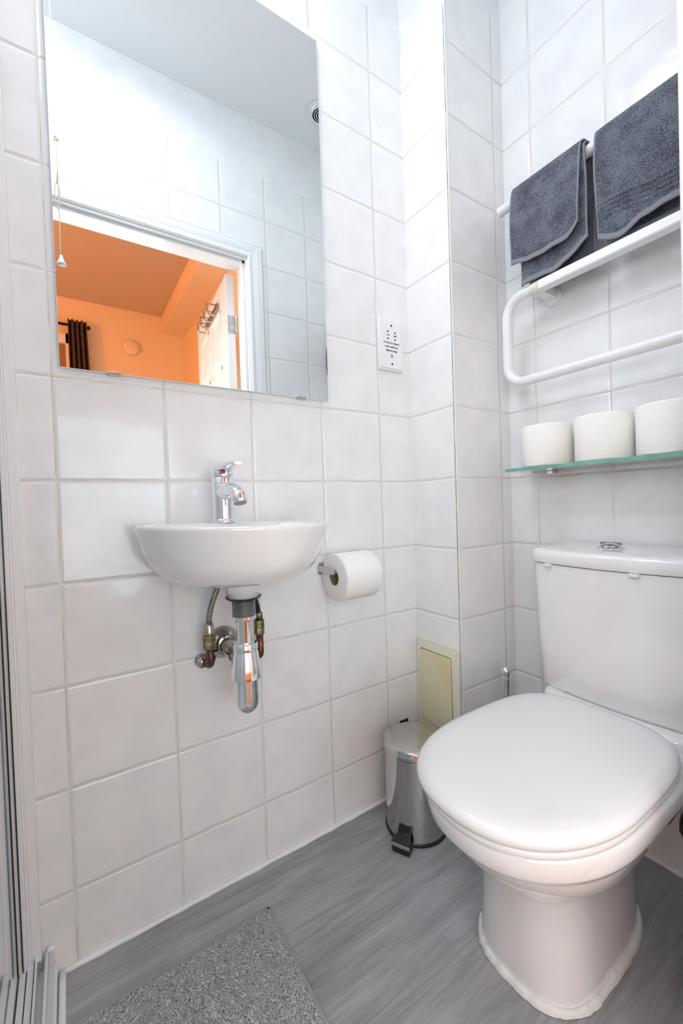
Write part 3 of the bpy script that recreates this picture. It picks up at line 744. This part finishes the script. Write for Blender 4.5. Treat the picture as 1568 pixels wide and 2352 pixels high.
# ------------------------------------------------------------------ heated towel rail
RXX = -.085
t = thing('towel_rail', (0, -.45, 1.445), 'white tubular heated towel rail with three bars on the right wall', 'towel rail')
pth = arc_path([(RXX, -.222, 1.708), (RXX, -.705, 1.708), (RXX, -.705, 1.447), (RXX, -.237, 1.447), (RXX, -.237, 1.209), (RXX, -.705, 1.209)], .052, 10)
bm = bmesh.new(); tube(bm, pth, .0140, 20); link('rail_tube', bm, M['white_tubing'], t, smooth_=True, auto=60)
for y, z in ((-.325, 1.447), (-.690, 1.447)):
    bm = bmesh.new(); lathe(bm, [(.0125, 0), (.0125, RXX*-1-.004)], (-.004, y, z), (-1, 0, 0), 24)
    box(bm, RXX-.004, -.004, y-.013, y+.013, z-.011, z+.010)
    br = link('bracket', bm, M['white_tubing'], t, smooth_=True, auto=40)
    bm = bmesh.new(); lathe(bm, [(.025, 0), (.025, .004), (.022, .008), (.0125, .010)], (-.0005, y, z-.004), (-1, 0, 0), 32); link('wall_flange', bm, M['white_tubing'], br, smooth_=True, auto=40)
bm = bmesh.new(); tube(bm, [(RXX, -.312, 1.447), (RXX, -.338, 1.447)], .0158, 24); tag(link('collar', bm, M['creamf'], t, smooth_=True, auto=40), 'yellowed collar on the middle bar')
bm = bmesh.new(); box(bm, RXX-.0150, RXX+.0145, -.690, -.338, 1.4335, 1.4585); link('flat_bar', bm, M['white_tubing'], t, bevel=.004)
bm = bmesh.new(); lathe(bm, [(.0140, 0), (.0175, .003), (.0175, .016), (.013, .020), (.013, .04)], (RXX, -.652, 1.209), (0, -1, 0), 8); tag(link('joint', bm, M['brass'], t, smooth_=True, auto=30), 'chipped brass joint')

def towel(name, label, layers, ridges=()):
    """layers: list of dict(y0,y1,zf,zb,off,curve) ; drapes over the top bar"""
    bm = bmesh.new(); zt = 1.708; R = .0185
    for L in layers:
        NY = 54; NS = 230
        o = L['off']; r = R + o
        verts = []
        for j in range(NY+1):
            v = j/NY
            col = []
            for i in range(NS+1):
                u = i/NS
                zb = L['zb']; zf = L['zf'](v)
                Lb = zt-zb; La = PI*r; Lf = zt-zf; s = u*(Lb+La+Lf)
                if s < Lb:
                    x = RXX + r - .25*o; z = zb + s; x -= .010*(1-s/Lb)*L.get('tuck', 0)
                elif s < Lb+La:
                    a = (s-Lb)/r; x = RXX + r*math.cos(a); z = zt + r*math.sin(a)
                else:
                    q = (s-Lb-La)/Lf; z = zt-(s-Lb-La)
                    x = RXX - r + .010*q*L.get('in', 1) - .005*math.sin(PI*q)*L.get('bulge', 1)
                    x += .0022*math.sin(9*v+3*q+o*200)*q + .0016*math.sin(23*v+2)*q
                y = L['y0'] + (L['y1']-L['y0'])*v
                q2 = abs(s-(Lb+La/2))/(Lb+La/2)
                y += L.get('sway', 0)*q2 + (.004*math.sin(6*q2+v*3))*(q2)
                if s >= Lb+La:
                    q = (s-Lb-La)/Lf
                    for (zr, h) in ridges: x -= h*math.exp(-((z-zr-.006*math.sin(5*v+1))/.0022)**2)
                    hem = (q > 1-.010/Lf) or v < .03 or v > .97
                    if hem: x -= .0012
                col.append(bm.verts.new((x + random.uniform(-.0004, .0004), y, z)))
            verts.append(col)
        for j in range(NY):
            for i in range(NS):
                f = bm.faces.new((verts[j][i], verts[j+1][i], verts[j+1][i+1], verts[j][i+1]))
                s = (i+.5)/NS; e = i < 4 or i > NS-6 or j < 1 or j > NY-2
                f.material_index = 1 if e else 0
    o = link(name, bm, [M['towel'], M['towelhem']], smooth_=True)
    s = o.modifiers.new('thick', 'SOLIDIFY'); s.thickness = .0042; s.offset = 0
    return tag(o, label, 'towel', 'slate grey towels on the heated rail')
def zf1(v): return 1.520 - .012*math.sin(v*PI*.9) + .024*max(0, (v-.84)/.16)**2 * 1.0
def zf2(v): return 1.460 + .003*math.sin(v*6) + .042*max(0, (v-.45)/.55)**1.6
towel('towel', 'smaller slate grey towel folded double over the left part of the rail',
      [dict(y0=-.280, y1=-.462, zf=zf1, zb=1.485, off=.0100, sway=.005, bulge=1.0, **{'in': -.5}), dict(y0=-.288, y1=-.467, zf=zf2, zb=1.462, off=.0030, sway=-.006, bulge=0, **{'in': .7})])
def zg(v): return 1.482 - .018*math.sin(min(1, v*2.2)*PI) + .012*max(0, v-.45)
towel('towel', 'larger slate grey towel with ribbed border at the right end of the rail',
      [dict(y0=-.492, y1=-.692, zf=zg, zb=1.475, off=.0055, sway=.004, bulge=1.8)], ridges=((1.514, .0042), (1.524, .0042), (1.534, .0042), (1.544, .0042)))

# ------------------------------------------------------------------ glass shelf with rolls
t = thing('glass_shelf', (0, -.49, .962), 'clear glass wall shelf with green edge above the cistern', 'shelf')
SX, SY0, SY1, SZ0, SZ1 = -.126, -.742, -.247, .9597, .9675
bm = bmesh.new(); box(bm, SX, -.004, SY0, SY1, SZ0, SZ1)
for f in bm.faces:
    f.normal_update(); f.material_index = 0 if abs(f.normal.z) > .5 else 1
link('shelf_pane', bm, [M['glass'], M['glassedge']], t)
for y in (-.318, -.66):
    bm = bmesh.new(); box(bm, -.026, 0, y-.008, y+.008, .9515, .9594); box(bm, -.018, 0, y-.008, y+.008, .9678, .972)
    box(bm, -.003, 0, y-.008, y+.008, .9515, .972)
    link('shelf_support', bm, M['chrome'], t, bevel=.001)
t = thing('toilet_roll', (-.066, -.334, .9677), 'spare toilet roll at the left end of the glass shelf', 'toilet roll', 'spare rolls on the glass shelf')
bm = bmesh.new(); roll_mesh(bm, (-.066, -.334, .9677), (0, 0, 1), .0610, .1100); link('tissue', bm, M['papershelf'], t, smooth_=True, auto=50)
bm = bmesh.new(); core_mesh(bm, (-.066, -.334, .9684), (0, 0, 1), .1085); link('card_core', bm, M['card'], t, smooth_=True, auto=50)
dup(t, (-.067, -.4770, .9677), 'middle one of the three spare toilet rolls on the glass shelf')
dup(t, (-.067, -.6110, .9677), 'spare toilet roll at the right end of the shelf, cut by the picture edge')

# ------------------------------------------------------------------ bath mat
t = thing('bath_mat', (-1.0, -.4, 0), 'grey loop-pile bath mat on the floor in front of the washbasin', 'bath mat')
bm = bmesh.new(); box(bm, -1.180, -.823, -.715, -.121, .0005, .008); link('pile', bm, M['mat'], t, bevel=.002)
bm = bmesh.new()
for q in ((-1.186, -.817, -.122, -.114), (-1.186, -.817, -.722, -.714), (-1.186, -1.178, -.722, -.114), (-.825, -.817, -.722, -.114)): box(bm, q[0], q[1], q[2], q[3], .0003, .0068)
link('hem', bm, M['mathem'], t, bevel=.002)

# ------------------------------------------------------------------ shower enclosure
t = thing('shower_tray', (-1.62, -.38, 0), 'white low shower tray along the left edge', 'shower tray')
bm = bmesh.new(); box(bm, -2.058, -1.203, YF+.002, -.001, 0, .028); box(bm, -1.222, -1.207, YF+.002, -.001, .028, .060); box(bm, -2.058, -2.02, YF+.002, -.001, .028, .05)
link('tray', bm, M['gloss'], t, bevel=.004)
bm = bmesh.new(); tube(bm, [(-1.2125, -.004, .058), (-1.2125, YF+.01, .058)], .0045, 10)
tube(bm, [(-1.2125, -.005, .03), (-1.2125, -.005, .066)], .006, 10)
tag(link('sealant', bm, M['silicone'], t, smooth_=True), 'white sealant bead')
t = thing('shower_screen', (-1.25, -.38, .06), 'glass shower screen in a white frame at the left edge', 'shower screen')
bm = bmesh.new(); box(bm, -1.245, -1.226, -.022, -.0005, .062, 2.02); box(bm, -1.268, -1.245, -.030, -.0005, .062, 2.02); box(bm, -1.2405, -1.2385, -.0235, -.022, .062, 2.02)
link('wall_channel', bm, M['gloss'], t, bevel=.0015)
bm = bmesh.new(); box(bm, -1.2345, -1.2315, -.735, -.005, .029, .075); box(bm, -1.246, -1.2365, -.735, -.012, .029, .066); box(bm, -1.2575, -1.248, -.735, -.012, .029, .062); box(bm, -1.272, -1.260, -.735, -.012, .029, .070)
link('bottom_track', bm, M['gloss'], t, bevel=.0008)
bm = bmesh.new(); box(bm, -1.262, -1.240, -.735, -.030, 1.99, 2.02); box(bm, -1.262, -1.240, -.752, -.735, .062, 2.02)
link('outer_frame', bm, M['gloss'], t, bevel=.001)
bm = bmesh.new(); box(bm, -1.2650, -1.2590, -.734, -.037, .066, 1.99); link('glass_panel', bm, M['glass'], t)
bm = bmesh.new(); box(bm, -1.2660, -1.2580, -.037, -.031, .066, 1.99); box(bm, -1.2530, -1.2510, -.0325, -.0300, .066, 1.99); link('gasket', bm, M['black'], t)

# ------------------------------------------------------------------ pull cord, vent, ceiling lamp
CXX, CYY = -1.142, -.55
t = thing('pull_cord', (CXX, CYY, 1.63), 'cream light pull cord with white bell end, seen reflected in the mirror', 'pull cord')
bm = bmesh.new(); P = [(CXX+.003*math.sin(z*7)*.5, CYY, z) for z in [1.655+i*.0305 for i in range(31)]]
P[-1] = (CXX, CYY, CEIL)
tube(bm, P, .0013, 8)
lp = [(CXX + .0065*math.sin(2*PI*k/16)-.003, CYY, 1.835+.040*math.cos(2*PI*k/16)) for k in range(17)]
tube(bm, lp, .0013, 8)
tube(bm, [(CXX-.003, CYY, 1.87), (CXX+.002, CYY, 1.93), (CXX-.002, CYY, 1.97), (CXX+.001, CYY, 2.01)], .0013, 8)
for k in range(5):
    a = random.random()*6; tube(bm, [(CXX+.006*math.cos(a+q), CYY+.004*math.sin(a*2+q), 2.005+.006*math.sin(q*1.7+k)) for q in range(5)], .0015, 6)
link('cord', bm, M['cordm'], t, smooth_=True)
bm = bmesh.new(); lathe(bm, [(.0125, .0), (.0130, .002), (.0125, .005), (.0075, .014), (.0050, .022), (.0045, .028), (.002, .030)], (CXX, CYY, 1.630), n=24); link('bell', bm, M['plastic'], t, smooth_=True)
bm = bmesh.new(); lathe(bm, [(.035, CEIL-.001), (.035, CEIL-.02), (.028, CEIL-.028), (.001, CEIL-.03)], (CXX, CYY, 0), n=32); link('ceiling_rose', bm, M['plastic'], t, smooth_=True, auto=40)
t = thing('ceiling_vent', (-.185, -.585, CEIL), 'round chrome ceiling vent at the mirror edge', 'vent')
bm = bmesh.new(); lathe(bm, [(.050, -.0005), (.058, -.002), (.058, -.010), (.051, -.010)], (-.185, -.585, CEIL), n=40); link('vent_ring', bm, M['plastic'], t, smooth_=True)
bm = bmesh.new(); lathe(bm, [(.051, -.001), (.001, -.0012)], (-.185, -.585, CEIL), n=40); link('vent_throat', bm, M['dark'], t)
for r in (.046, .037, .028, .019, .010):
    bm = bmesh.new(); lathe(bm, [(r-.003, -.013), (r, -.014), (r+.003, -.006), (r-.001, -.004), (r-.0045, -.010)], (-.185, -.585, CEIL), n=36); link('louvre', bm, M['chrome'], t, smooth_=True)
t = thing('ceiling_light', (-.95, -.30, CEIL), 'round flush ceiling light of the bathroom', 'ceiling light')
bm = bmesh.new(); lathe(bm, [(.13, -.0005), (.135, -.01), (.135, -.05), (.125, -.056)], (-.95, -.30, CEIL), n=48); link('light_rim', bm, M['plastic'], t, smooth_=True, auto=40)
bm = bmesh.new(); lathe(bm, [(.124, -.050), (.12, -.058), (.001, -.060)], (-.95, -.30, CEIL), n=48); link('diffuser', bm, M['ledglass'], t, smooth_=True)
